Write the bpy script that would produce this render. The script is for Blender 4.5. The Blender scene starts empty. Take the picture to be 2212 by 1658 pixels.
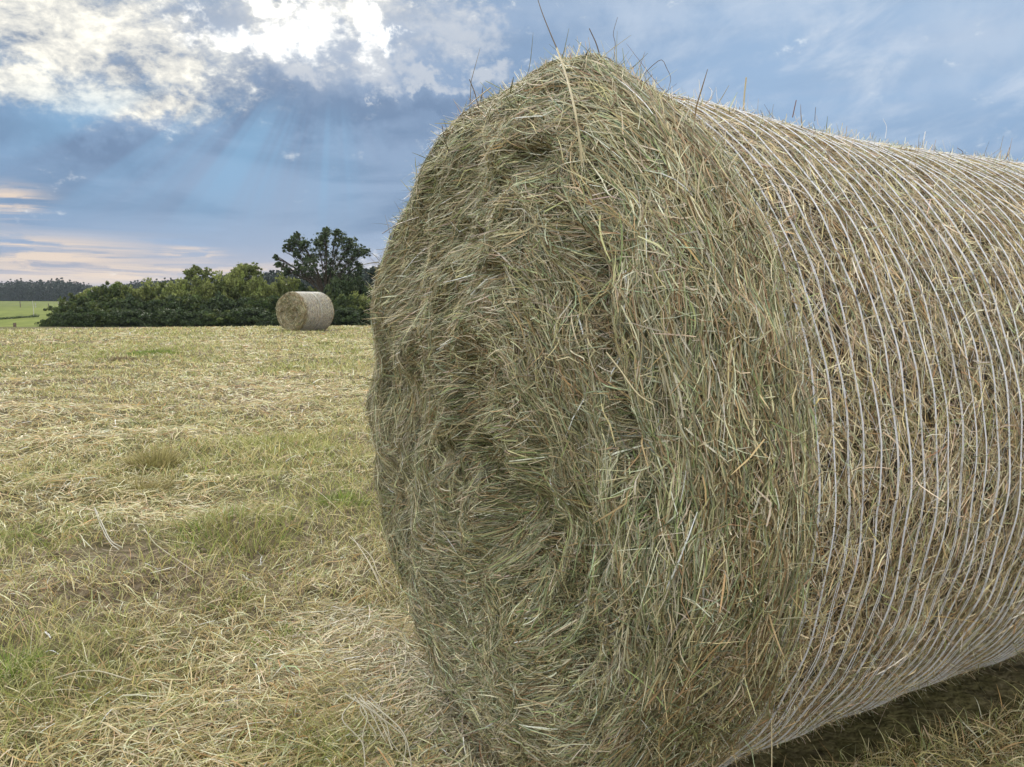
import bpy, math
import numpy as np
from mathutils import Vector
R_ = math.radians
rng = np.random.default_rng(11)
scene = bpy.context.scene
HAZE = True
COL = scene.collection

# ------------------------------------------------------------------ camera constants
CAM_H, PITCH, FPX, CX, CY = 1.042, math.atan(183 / 1661.0), 1661.0, 1106.0, 829.0
def ray(px, py):
    """direction of a photo feature (2212 px wide frame), used to work out where things stand"""
    vx, vy = (px - CX) / FPX, (CY - py) / FPX
    c, s = math.cos(PITCH), math.sin(PITCH)
    return np.array([vx, c + vy * s, -s + vy * c])
def at(px, py, Y):
    d = ray(px, py)
    return np.array([0, 0, CAM_H]) + d * (Y / d[1])
def azel(px, py):
    d = ray(px, py); d = d / np.linalg.norm(d)
    return math.degrees(math.atan2(d[0], d[1])), math.degrees(math.asin(d[2]))

# ------------------------------------------------------------------ noise
def _h(ix, iy, iz, seed):
    M = 0xFFFFFFFF
    h = (ix.astype(np.int64) * 374761393 + iy.astype(np.int64) * 668265263 + iz.astype(np.int64) * 1274126177 + seed * 974634777) & M
    h = ((h ^ (h >> 13)) * 1274126177) & M
    h = ((h ^ (h >> 16)) * 2246822519) & M
    h = h ^ (h >> 15)
    return (h & 0xFFFFFF).astype(np.float64) / 0xFFFFFF
def vn(p, seed=0):
    p = np.asarray(p, float)
    if p.shape[1] == 2:
        p = np.concatenate([p, np.zeros((len(p), 1))], 1)
    i = np.floor(p).astype(np.int64); f = p - i; f = f * f * (3 - 2 * f)
    out = 0
    for dx in (0, 1):
        for dy in (0, 1):
            for dz in (0, 1):
                w = (f[:, 0] if dx else 1 - f[:, 0]) * (f[:, 1] if dy else 1 - f[:, 1]) * (f[:, 2] if dz else 1 - f[:, 2])
                out = out + w * _h(i[:, 0] + dx, i[:, 1] + dy, i[:, 2] + dz, seed)
    return out * 2 - 1
def fbm(p, seed=0, o=3):
    p = np.asarray(p, float); a, s, t = 1.0, 0, 0
    for k in range(o):
        s = s + a * vn(p * 2 ** k, seed + 17 * k); t += a; a *= .5
    return s / t * 1.4
def sstep(a, b, x):
    t = np.clip((x - a) / (b - a), 0, 1); return t * t * (3 - 2 * t)
def norm(v):
    return v / np.maximum(np.linalg.norm(v, axis=-1, keepdims=True), 1e-9)

# ------------------------------------------------------------------ mesh helpers
def raw_mesh(name, V, F, col=None, smooth=False):
    V = np.ascontiguousarray(V, np.float32); F = np.ascontiguousarray(F, np.int32)
    n, k = F.shape
    me = bpy.data.meshes.new(name)
    me.vertices.add(len(V)); me.vertices.foreach_set('co', V.ravel())
    me.loops.add(n * k); me.loops.foreach_set('vertex_index', F.ravel())
    me.polygons.add(n); me.polygons.foreach_set('loop_start', np.arange(n, dtype=np.int32) * k)
    if smooth:
        me.polygons.foreach_set('use_smooth', np.ones(n, bool))
    if col is not None:
        c = np.ones((len(V), 4), np.float32); c[:, :3] = col
        a = me.color_attributes.new('Col', 'FLOAT_COLOR', 'POINT'); a.data.foreach_set('color', c.ravel())
    me.update(calc_edges=True)
    return me
def link(name, me, mat, parent=None, loc=None):
    o = bpy.data.objects.new(name, me); COL.objects.link(o)
    if mat is not None:
        me.materials.clear(); me.materials.append(mat)
    if parent is not None: o.parent = parent
    if loc is not None: o.location = loc
    return o
def tag(o, label, cat, group=None):
    o['label'] = label; o['category'] = cat
    if group: o['group'] = group
    return o
def thing(name, label, cat, loc=(0, 0, 0), rz=0, group=None):
    o = bpy.data.objects.new(name, None); COL.objects.link(o)
    o.location = loc; o.rotation_euler = (0, 0, rz); o.empty_display_size = .2
    return tag(o, label, cat, group)
class Acc:
    def __init__(s): s.V, s.F, s.C, s.n = [], [], [], 0
    def add(s, V, F, C):
        V = np.asarray(V, float); s.V.append(V); s.F.append(np.asarray(F, np.int64) + s.n); s.n += len(V)
        C = np.asarray(C, float); s.C.append(np.broadcast_to(C, (len(V), 3)) if C.ndim == 1 else C)
    def mesh(s, name, smooth=False):
        return raw_mesh(name, np.concatenate(s.V), np.concatenate(s.F), np.concatenate(s.C), smooth)
def strips(P, S, C):
    """P centre lines (N,K,3), S half-width vectors (N,K,3), C colours (N,3) or (N,K,3) -> V, F, Cv"""
    N, K = P.shape[:2]
    V = np.stack([P - S, P + S], 2).reshape(-1, 3)
    b = (np.arange(N) * K * 2)[:, None] + (np.arange(K - 1) * 2)[None]
    F = np.stack([b, b + 1, b + 3, b + 2], -1).reshape(-1, 4)
    if C.ndim == 2: C = np.repeat(C[:, None], K, 1)
    return V, F, np.repeat(C[:, :, None], 2, 2).reshape(-1, 3)
def tubes(P, rad, C, sides=4):
    """P (N,K,3), rad (N,K) -> round strands"""
    N, K = P.shape[:2]
    T = norm(np.gradient(P, axis=1))
    up = np.where(np.abs(T[..., 2:3]) > .9, np.array([1., 0, 0]), np.array([0, 0, 1.]))
    A = norm(np.cross(T, up)); B = np.cross(T, A)
    ang = np.arange(sides) * 2 * math.pi / sides
    V = P[:, :, None] + rad[:, :, None, None] * (np.cos(ang)[:, None] * A[:, :, None] + np.sin(ang)[:, None] * B[:, :, None])
    b = (np.arange(N) * K * sides)[:, None, None] + (np.arange(K - 1) * sides)[None, :, None]
    j = np.arange(sides)[None, None]; j2 = (j + 1) % sides
    F = np.stack([b + j, b + j2, b + sides + j2, b + sides + j], -1).reshape(-1, 4)
    if C.ndim == 1: C = np.broadcast_to(C, (N, 3))
    return V.reshape(-1, 3), F, np.repeat(C, K * sides, 0)
def tube1(pts, r0, r1, C, sides=6):
    P = np.asarray(pts, float)[None]; K = P.shape[1]
    return tubes(P, np.linspace(r0, r1, K)[None], np.asarray(C, float), sides)
def spline(pts, n):
    """smooth curve through the points"""
    p = np.asarray(pts, float); t = np.linspace(0, len(p) - 1, n)
    q = np.concatenate([[2 * p[0] - p[1]], p, [2 * p[-1] - p[-2]]])
    i = np.minimum(t.astype(int), len(p) - 2); f = (t - i)[:, None]
    a, b, c, d = q[i], q[i + 1], q[i + 2], q[i + 3]
    return .5 * (2 * b + (c - a) * f + (2 * a - 5 * b + 4 * c - d) * f ** 2 + (3 * b - a - 3 * c + d) * f ** 3)

# ------------------------------------------------------------------ materials
def new_mat(name):
    m = bpy.data.materials.new(name); m.use_nodes = True
    nt = m.node_tree; nt.nodes.clear(); return m, nt
def fibre_mat(name, transl=.25, rough=.6, spec=.25, gain=(1, 1, 1), vary=.0, vscale=60):
    m, nt = new_mat(name); N, L = nt.nodes, nt.links
    out = N.new('ShaderNodeOutputMaterial'); at_ = N.new('ShaderNodeAttribute'); at_.attribute_name = 'Col'
    mul = N.new('ShaderNodeMix'); mul.data_type = 'RGBA'; mul.blend_type = 'MULTIPLY'; mul.inputs[0].default_value = 1
    L.new(at_.outputs['Color'], mul.inputs[6]); mul.inputs[7].default_value = (*gain, 1)
    src = mul.outputs[2]
    if vary:
        tc = N.new('ShaderNodeTexCoord'); nz = N.new('ShaderNodeTexNoise'); nz.inputs['Scale'].default_value = vscale
        nz.inputs['Detail'].default_value = 3
        L.new(tc.outputs['Object'], nz.inputs['Vector'])
        mr = N.new('ShaderNodeMapRange'); mr.inputs['To Min'].default_value = 1 - vary; mr.inputs['To Max'].default_value = 1 + vary
        mr.inputs['From Min'].default_value = .3; mr.inputs['From Max'].default_value = .7
        L.new(nz.outputs['Fac'], mr.inputs['Value'])
        m2 = N.new('ShaderNodeMix'); m2.data_type = 'RGBA'; m2.blend_type = 'MULTIPLY'; m2.inputs[0].default_value = 1
        L.new(src, m2.inputs[6]); L.new(mr.outputs[0], m2.inputs[7]); src = m2.outputs[2]
    b = N.new('ShaderNodeBsdfPrincipled'); b.inputs['Roughness'].default_value = rough
    b.inputs['Specular IOR Level'].default_value = spec
    L.new(src, b.inputs['Base Color'])
    if transl:
        t = N.new('ShaderNodeBsdfTranslucent'); mx = N.new('ShaderNodeMixShader'); mx.inputs[0].default_value = transl
        L.new(src, t.inputs['Color']); L.new(b.outputs[0], mx.inputs[1]); L.new(t.outputs[0], mx.inputs[2])
        L.new(mx.outputs[0], out.inputs['Surface'])
    else:
        L.new(b.outputs[0], out.inputs['Surface'])
    return m
def noise_mat(name, stops, scale=6, detail=6, rough=.9, bump=.3, bscale=40, coords='Object', distort=0., stretch=(1, 1, 1)):
    m, nt = new_mat(name); N, L = nt.nodes, nt.links
    out = N.new('ShaderNodeOutputMaterial'); b = N.new('ShaderNodeBsdfPrincipled'); b.inputs['Roughness'].default_value = rough
    b.inputs['Specular IOR Level'].default_value = .15
    tc = N.new('ShaderNodeTexCoord'); mp = N.new('ShaderNodeMapping'); mp.inputs['Scale'].default_value = stretch
    L.new(tc.outputs[coords], mp.inputs['Vector'])
    nz = N.new('ShaderNodeTexNoise'); nz.inputs['Scale'].default_value = scale; nz.inputs['Detail'].default_value = detail
    nz.inputs['Distortion'].default_value = distort
    L.new(mp.outputs[0], nz.inputs['Vector'])
    cr = N.new('ShaderNodeValToRGB'); e = cr.color_ramp.elements
    while len(e) < len(stops): e.new(.5)
    for el, (p, c) in zip(e, stops): el.position = p; el.color = (*c, 1)
    L.new(nz.outputs['Fac'], cr.inputs[0]); L.new(cr.outputs[0], b.inputs['Base Color'])
    if bump:
        n2 = N.new('ShaderNodeTexNoise'); n2.inputs['Scale'].default_value = bscale; n2.inputs['Detail'].default_value = 5
        L.new(mp.outputs[0], n2.inputs['Vector'])
        bp = N.new('ShaderNodeBump'); bp.inputs['Strength'].default_value = bump; bp.inputs['Distance'].default_value = .03
        L.new(n2.outputs['Fac'], bp.inputs['Height']); L.new(bp.outputs[0], b.inputs['Normal'])
    L.new(b.outputs[0], out.inputs['Surface'])
    return m
M_HAY = fibre_mat('hay_fibre', .06, .5, .35)
M_HAYCORE = noise_mat('packed_hay', [(.3, (.07, .055, .03)), (.5, (.13, .105, .06)), (.7, (.19, .16, .1))], 18, 6, .9, .6, 70)
M_NET = fibre_mat('white_net', .3, .4, .4)
M_GRASS = fibre_mat('field_grass', .35, .55, .25)
M_LITTER = fibre_mat('cut_hay', .2, .55, .3)
M_LEAF = fibre_mat('leaf', .22, .5, .25)
M_BARK = noise_mat('bark', [(.35, (.035, .028, .02)), (.65, (.09, .075, .055))], 12, 6, .9, .5, 30)
M_WOOD = noise_mat('weathered_wood', [(.35, (.07, .05, .035)), (.65, (.17, .13, .1))], 20, 6, .9, .3, 50, stretch=(1, 1, .2))
M_PALEPOST = noise_mat('pale_post', [(.35, (.35, .34, .31)), (.65, (.55, .53, .49))], 20, 4, .8, 0)
M_WIRE = noise_mat('fence_wire', [(.3, (.12, .12, .12)), (.7, (.2, .2, .2))], 20, 2, .5, 0)

# ------------------------------------------------------------------ the ground
BX, BY, BYAW, BR, BL = -.109, 1.670, R_(63.25), .75, 1.8       # near bale: middle of its end face on the ground
AXV = np.array([math.sin(BYAW), math.cos(BYAW)]); LAT = np.array([math.cos(BYAW), -math.sin(BYAW)])
def gz(x, y, fine=True):
    x = np.asarray(x, float); y = np.asarray(y, float)
    crest = 34.6 + .9 * np.sin(x * .13 + 1)
    z = -.0066 * np.minimum(y, crest)
    t = sstep(crest, 52, y)
    z = z * (1 - t) + t * (-1.2 + np.clip((y - 57) / 393, 0, 1.6) * 1.0)
    p = np.stack([x, y], -1).reshape(-1, 2)
    d = np.hypot(x - BX - .9 * AXV[0], y - BY - .9 * AXV[1])
    near = sstep(.9, 2.0, d)
    far = 1 - sstep(20, 34, y) * .5
    und = .035 * fbm(p * .35, 5, 2).reshape(x.shape)
    z = z + near * und * far * sstep(0.5, 6, y)
    if fine:
        z = z + (.3 + .7 * near) * (.036 * fbm(p * 2.3, 9, 3).reshape(x.shape) + .014 * fbm(p * 8, 13, 2).reshape(x.shape)) * (1 - sstep(12, 40, np.abs(y)))
    return z
def bale_local(x, y):
    dx, dy = x - BX, y - BY
    return dx * AXV[0] + dy * AXV[1], dx * LAT[0] + dy * LAT[1]

def ground_mat(name, field):
    m, nt = new_mat(name); N, L = nt.nodes, nt.links
    out = N.new('ShaderNodeOutputMaterial'); b = N.new('ShaderNodeBsdfPrincipled')
    b.inputs['Roughness'].default_value = .95; b.inputs['Specular IOR Level'].default_value = .05
    tc = N.new('ShaderNodeTexCoord')
    def nz(sc, det=5, st=(1, 1, 1), dist=0):
        mp = N.new('ShaderNodeMapping'); mp.inputs['Scale'].default_value = st
        L.new(tc.outputs['Object'], mp.inputs['Vector'])
        n = N.new('ShaderNodeTexNoise'); n.inputs['Scale'].default_value = sc; n.inputs['Detail'].default_value = det
        n.inputs['Distortion'].default_value = dist
        L.new(mp.outputs[0], n.inputs['Vector']); return n.outputs['Fac']
    def ramp(src, stops):
        c = N.new('ShaderNodeValToRGB'); e = c.color_ramp.elements
        while len(e) < len(stops): e.new(.5)
        for el, (p, cc) in zip(e, stops): el.position = p; el.color = (*cc, 1)
        L.new(src, c.inputs[0]); return c.outputs[0]
    def mix(f, a, c, bt='MIX'):
        x = N.new('ShaderNodeMix'); x.data_type = 'RGBA'; x.blend_type = bt
        if hasattr(f, 'node'): L.new(f, x.inputs[0])
        else: x.inputs[0].default_value = f
        L.new(a, x.inputs[6]); L.new(c, x.inputs[7]); return x.outputs[2]
    if field:
        c1 = ramp(nz(26, 8), [(.3, (.05, .04, .026)), (.5, (.14, .11, .07)), (.72, (.26, .21, .15))])
        c2 = ramp(nz(18, 8), [(.3, (.05, .05, .02)), (.55, (.13, .125, .05)), (.75, (.22, .2, .09))])
        msk = ramp(nz(.55, 4), [(.42, (0, 0, 0)), (.6, (1, 1, 1))])
        col = mix(msk, c1, c2)
    else:
        c1 = ramp(nz(.9, 8, (1, .5, 1)), [(.3, (.075, .105, .02)), (.5, (.13, .165, .032)), (.7, (.19, .21, .055))])
        c2 = ramp(nz(.05, 4, (1, .6, 1)), [(.35, (.8, .8, .75)), (.65, (1.15, 1.1, 1))])
        col = mix(1.0, c1, c2, 'MULTIPLY')
    L.new(col, b.inputs['Base Color'])
    bp = N.new('ShaderNodeBump'); bp.inputs['Strength'].default_value = .7; bp.inputs['Distance'].default_value = .04
    L.new(nz(45 if field else 3, 6), bp.inputs['Height']); L.new(bp.outputs[0], b.inputs['Normal'])
    L.new(b.outputs[0], out.inputs['Surface'])
    return m
def build_ground():
    na = 420
    rr = np.concatenate([[.15], np.geomspace(.4, 60, 230), np.geomspace(63, 900, 70)])
    az = np.arange(na) * 2 * math.pi / na
    A, Rr = np.meshgrid(az, rr)
    X, Y = Rr * np.sin(A), Rr * np.cos(A)
    Z = gz(X, Y)
    V = np.stack([X, Y, Z], -1).reshape(-1, 3)
    i = np.arange(len(rr) - 1)[:, None] * na; j = np.arange(na)[None]; j2 = (j + 1) % na
    F = np.stack([i + j, i + na + j, i + na + j2, i + j2], -1).reshape(-1, 4)
    F = F[:, ::-1]
    cy = V[F].mean(1)[:, 1]; fieldm = cy < 46
    fa = np.concatenate([[[0, 0, 0]], V])
    for nm, m, mat in (('field', fieldm, ground_mat('field_soil', True)), ('meadow', ~fieldm, ground_mat('meadow_turf', False))):
        idx, inv = np.unique(F[m], return_inverse=True)
        Vs = V[idx]; Fs = inv.reshape(-1, 4)
        o = link(nm, raw_mesh(nm, Vs, Fs, smooth=True), mat)
        o['kind'] = 'structure'
build_ground()

# ------------------------------------------------------------------ hay palette
PAL = np.array([(.40, .34, .20), (.56, .50, .34), (.30, .27, .14), (.22, .25, .11), (.30, .33, .22), (.25, .17, .085), (.33, .225, .12), (.17, .18, .10), (.44, .40, .30)])
def pick(w, n, jit=.22):
    w = np.asarray(w, float)
    if w.ndim == 1: w = np.broadcast_to(w, (n, len(w)))
    c = np.cumsum(w, 1); c = c / c[:, -1:]
    k = (rng.random(n)[:, None] > c).sum(1)
    col = PAL[np.minimum(k, len(PAL) - 1)]
    v = np.exp(rng.normal(0, jit, n))[:, None]
    return np.clip(col * v * (1 + rng.normal(0, .05, (n, 3))), .02, .75)

# ------------------------------------------------------------------ a round bale
class Bale:
    """local frame: X along the axis into the bale, -Y to the viewer's right, Z up; end face at X=0"""
    def __init__(s, R, L, rim, net0, seed, egg=True, taper=.0):
        s.R, s.L, s.rim, s.net0, s.seed, s.egg = R, L, rim, net0, seed, egg
        q = np.linspace(0, math.pi / 2, 14)
        a = [0]; r = [0]
        for rr in np.linspace(.05, R - rim, 12): a.append(0); r.append(rr)
        for t in q[1:]: a.append(rim * (1 - math.cos(t))); r.append(R - rim + rim * math.sin(t))
        for x in np.linspace(rim, L - rim, 24)[1:]: a.append(x); r.append(R)
        for t in q[1:]: a.append(L - rim + rim * math.sin(t)); r.append(R - rim + rim * math.cos(t))
        for rr in np.linspace(R - rim, 0, 12)[1:]: a.append(L); r.append(rr)
        s.pa, s.pr = np.array(a), np.array(r)
        s.pr = s.pr - taper * sstep(.12, .9, s.pa) * (s.pr > R - rim * 1.01)
        s.ps = np.concatenate([[0], np.cumsum(np.hypot(np.diff(s.pa), np.diff(s.pr)))])
        s.S = s.ps[-1]
        s.s_net = np.interp(net0, s.pa[20:40], s.ps[20:40])
        s.s_back = s.S - np.interp(rim * .6, s.pa[:26], s.ps[:26])
    def delta(s, th, a):
        if not s.egg: return 0 * th
        d = (np.degrees(th) + 360) % 360
        def b(c, w): return np.exp(-(((d - c + 180) % 360 - 180) / w) ** 2)
        e = .056 * b(45, 42) + .016 * b(110, 27)
        return e * (1 - .78 * sstep(.05, .3, a)) - .034 * b(85, 60) * sstep(.3, 1.1, a)
    def base(s, S, th):
        a = np.interp(S, s.ps, s.pa); r = np.interp(S, s.ps, s.pr)
        rr = r * (1 + s.delta(th, a))
        if s.egg:
            up = np.clip(r * np.sin(th) / s.R, 0, 1)
            a = a + .048 * up ** 2 * sstep(s.net0 + .03, .02, a)
        return a, r, np.stack([a, -rr * np.cos(th), s.R - .02 + rr * np.sin(th)], -1)
    def normal(s, S, th):
        e = .012
        a0, a1 = np.interp(S - e, s.ps, s.pa), np.interp(S + e, s.ps, s.pa)
        r0, r1 = np.interp(S - e, s.ps, s.pr), np.interp(S + e, s.ps, s.pr)
        na, nr = -(r1 - r0), (a1 - a0)
        l = np.hypot(na, nr) + 1e-9; na, nr = na / l, nr / l
        return np.stack([na, -nr * np.cos(th), nr * np.sin(th)], -1)
    def swirl(s, r, th):
        """radius and direction of the winding, whose middle lies off the middle of the face"""
        if not s.egg:
            return r, -np.sin(th), np.cos(th)
        k = np.clip(1 - (r / s.R) ** 2, 0, 1) ** .7
        qx, qz = r * np.cos(th) - .24 * k, r * np.sin(th) + .05 * k
        rc = np.hypot(qx, qz); qz = qz * 1.45; l = np.hypot(qx, qz) + 1e-6
        return rc, -qz / l, qx / l
    def relief(s, S, th):
        a, r, P = s.base(S, th)
        rc, _, _ = s.swirl(r, th)
        w = fbm(P * 2.2, s.seed + 3, 2) * .9
        lay = np.stack([rc * 12 + w * 2.0 + th * .5, np.cos(th) * 1.7 + w, np.sin(th) * 1.7 + a * 3], -1)
        face = 1 - sstep(s.s_net - .12, s.s_net + .02, S) * .9
        mid = np.exp(-(rc / .36) ** 2)
        h = .026 * fbm(lay, s.seed, 3) * face + .035 * fbm(P * 3.1, s.seed + 8, 3) * face
        h = h + .03 * mid * fbm(P * 6.5, s.seed + 5, 2) * face
        h = h - .012 * mid * face
        rid = 1 - np.abs(fbm(np.stack([rc * 8 + w * 1.1, np.cos(th) * 1.3 + P[:, 2] * 1.5, np.sin(th) * 1.3 + w], -1), s.seed + 51, 2)) * 2.2
        h = h + .026 * np.clip(rid, -1, 1) * face * sstep(.74, .55, r)
        pit = sstep(.2, .65, fbm(P * 5.2 + 3, s.seed + 55, 2)) * sstep(.5, .15, rc) * face
        h = h - .05 * pit
        crack = sstep(.35, .75, fbm(np.stack([rc * 22 + w * 1.5, np.cos(th) * 3 + P[:, 2] * 2, np.sin(th) * 3 + w * 2], -1), s.seed + 57, 2))
        h = h - .030 * crack * face * sstep(.76, .6, r) - .008 * face
        return h
    def pt(s, S, th, lift):
        _, _, P = s.base(S, th)
        P = P + s.normal(S, th) * (s.relief(S, th) + lift)[:, None]
        P[:, 2] = np.maximum(P[:, 2], .004 + .02 * np.clip(lift, 0, 1))
        return P
    def flow(s, S, th):
        a, r, P = s.base(S, th)
        A = np.interp(s.swirl(r, th)[0], [0, .12, .25, .4, .55, .68, s.R], [2.4, 1.9, 1.25, .8, .55, .32, .14])
        A = np.where(S > s.s_net, .25, A)
        phi = A * fbm(P * 2.6 + 7, s.seed + 21, 2) + .35 * A * fbm(P * 7, s.seed + 25, 1)
        if s.egg:
            rc, dx, dz = s.swirl(r, th)
            phi = phi + np.where(S < s.s_net, np.arctan2(dx * np.cos(th) + dz * np.sin(th), -dx * np.sin(th) + dz * np.cos(th)), 0)
        return phi, r, a, P
    def core(s, mat, parent, S0, S1, name, nS=90, nT=260):
        Sg = np.linspace(S0, S1, nS); Tg = np.arange(nT) * 2 * math.pi / nT
        A, B = np.meshgrid(Sg, Tg, indexing='ij')
        V = s.pt(A.ravel(), B.ravel(), np.full(A.size, -.026))
        i = np.arange(nS - 1)[:, None] * nT; j = np.arange(nT)[None]; j2 = (j + 1) % nT
        F = np.stack([i + j, i + j2, i + nT + j2, i + nT + j], -1).reshape(-1, 4)
        return V, F
    def strands(s, n, S0, S1, lmin, lmax, w0, kind, vis=None):
        """kind: 'face' follows the swirl, 'barrel' lies in every direction"""
        Sg = np.linspace(S0, S1, 400); cw = np.cumsum(np.interp(Sg, s.ps, s.pr) + .002); cw = cw / cw[-1]
        S = np.interp(rng.random(n), cw, Sg); th = rng.random(n) * 2 * math.pi
        if vis is not None:
            keep = rng.random(n) < vis(S, th); S, th = S[keep], th[keep]; n = len(S)
        K = 5
        ln = rng.uniform(lmin, lmax, n) * np.exp(rng.normal(0, .25, n))
        jitter = rng.normal(0, .27 if kind == 'face' else .8, n) + (rng.random(n) < .16) * rng.normal(0, .9, n)
        stray = rng.random(n) < (np.where(S > s.s_net - .3, .03, .010) if kind == 'face' else .006)
        lay = rng.random(n)
        lift0 = (-.024 + .042 * lay ** 1.25) if kind == 'face' else (-.014 + .024 * lay ** 1.2)
        tilt = rng.normal(0, .004, n) + stray * np.abs(rng.normal(0, .03, n))
        curl = rng.normal(0, .8, n); kink = rng.normal(0, 1, n) * (rng.random(n) < .25)
        sgn = np.where(rng.random(n) < .5, 1, -1)
        Ps = []
        rimz = (S > s.s_net - .24) if kind == 'face' else (S < -1)
        ln = ln * np.where(rimz, 1.25, 1)
        jitter = np.where(rimz, jitter * .7, jitter)
        phi0 = s.flow(S, th)[0]
        Pc = s.base(S, th)[2]
        lock = .55 * vn(Pc * 15 + 3, s.seed + 61) + .35 * vn(Pc * 34, s.seed + 63)
        jitter = jitter + lock * np.where(rimz, .45, 1.0)
        S_, th_ = S.copy(), th.copy()
        for k in range(K):
            t = k / (K - 1)
            lift = lift0 + np.where(t > 0, tilt * (t ** 1.6) * 1.0, 0) + stray * 0
            Ps.append(s.pt(S_, th_, lift))
            r = np.interp(S_, s.ps, s.pr)
            ph = phi0 + jitter + curl * (t - .5) * .45 + (.7 * kink if k >= 2 else 0) - (th_ - th) * np.where(rimz, 0, sstep(.4, .05, r))
            st = ln / (K - 1) * sgn
            S_ = S_ + np.sin(ph) * st
            S_ = np.clip(S_, .004, s.S - .01)
            th_ = th_ + np.cos(ph) * st / np.maximum(r, .03)
        P = np.stack(Ps, 1)
        nrm = np.repeat(s.normal(S, th)[:, None], K, 1)
        D = norm(np.gradient(P, axis=1))
        side = norm(np.cross(D, nrm)); nn = np.cross(side, D)
        roll = rng.normal(0, .6, n)[:, None, None]
        W = np.minimum(w0 * np.exp(rng.normal(0, .32, n)) * (1 + .8 * (rng.random(n) < .04)), w0 * 2)
        taper = np.array([.75, 1, 1, .85, .35])
        Sd = (np.cos(roll) * side + np.sin(roll) * nn) * (W[:, None] * taper[None])[..., None] * .5
        # colours: clumps of greener, browner and paler hay
        a, r, Pb = s.base(S, th)
        z1 = fbm(Pb * 3.0, s.seed + 31, 3); z2 = fbm(Pb * 4.5 + 9, s.seed + 37, 2)
        ring = fbm(np.stack([r * 9 + .5 * z1, np.cos(th) * 1.2, np.sin(th) * 1.2], -1), s.seed + 41, 2)
        g = sstep(-.1, .7, z1); br = sstep(.05, .8, z2); pale = sstep(-.1, .6, ring) * sstep(.3, .5, r)
        o = np.ones(n)
        if kind == 'face':
            Wt = np.stack([3 * o, 1.8 + 2.6 * pale, 2.2 * o, .9 + 1.5 * g, 1.2 + 1.0 * pale, .8 + 1.2 * br, .12 + .5 * br, 1.2 + 1.2 * g, 1.6 + 1.6 * pale], 1)
        else:
            Wt = np.stack([3.2 * o, 3.2 * o, 1.4 * o, .5 + .7 * g, 1.2 * o, .8 + 1.0 * br, .3 + .6 * br, .4 + .4 * g, 3.0 * o], 1)
        if kind == 'face':
            rcz = s.swirl(r, th)[0][:, None]; inner = sstep(.46, .2, rcz + .10 * z2[:, None]) * (1.0 if s.egg else .6)
            Wt = Wt * (1 - inner) + inner * (np.array([1.6, .55, 2.6, 1.5, .7, 1.7, .4, 2.2, .6]) + np.stack([0 * o, 0 * o, o * 0, 1.5 * g, 0 * o, 1.2 * br, .4 * br, .8 * g, 0 * o], 1))
            rm = (sstep(s.s_net - .22, s.s_net - .08, S) * sstep(-.9, .1, np.cos(th)))[:, None]
            Wt = Wt * (1 - rm) + rm * np.array([2.6, .9, 1.8, 1.2, .5, 2.2, 1.6, 1.2, .8])
        C = pick(Wt, n, .36) * (np.array([1.0, 1.03, 1.0]) if kind == 'face' else np.array([1.16, 1.07, .98]))
        return P, Sd, C, S
def crumbs(b, n, S0, S1, w0, lmax):
    Sg = np.linspace(S0, S1, 300); cw = np.cumsum(np.interp(Sg, b.ps, b.pr) + .002); cw = cw / cw[-1]
    S = np.interp(rng.random(n), cw, Sg); th = rng.random(n) * 2 * math.pi
    phi = b.flow(S, th)[0] + rng.normal(0, .9, n)
    ln = lmax * (.25 + .75 * rng.random(n)); tl = rng.normal(0, .006, n); kk = rng.normal(0, .35, n)
    P = []
    for k in range(3):
        P.append(b.pt(np.clip(S, .004, b.S), th, .009 + .010 * rng.random(n) * (k != 1) + tl * k))
        q = phi + kk * k; S = S + np.sin(q) * ln / 2; th = th + np.cos(q) * ln / 2 / np.maximum(np.interp(S, b.ps, b.pr), .03)
    P = np.stack(P, 1); D = norm(np.gradient(P, axis=1)); nr = np.repeat(b.normal(S, th)[:, None], 3, 1)
    sd = norm(np.cross(D, nr)) * (w0 * np.exp(rng.normal(0, .25, n)))[:, None, None] * np.array([.8, 1, .6])[None, :, None] * .5
    return P, sd, pick([2.4, 2.6, 1.2, .7, 1.4, .6, .3, .3, 3.0], n, .25) * 1.12
def edge_vis(b, front=1.0, back=.22):
    def f(S, th): return np.where(S > b.s_back - .05, back, front)
    return f
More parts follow.
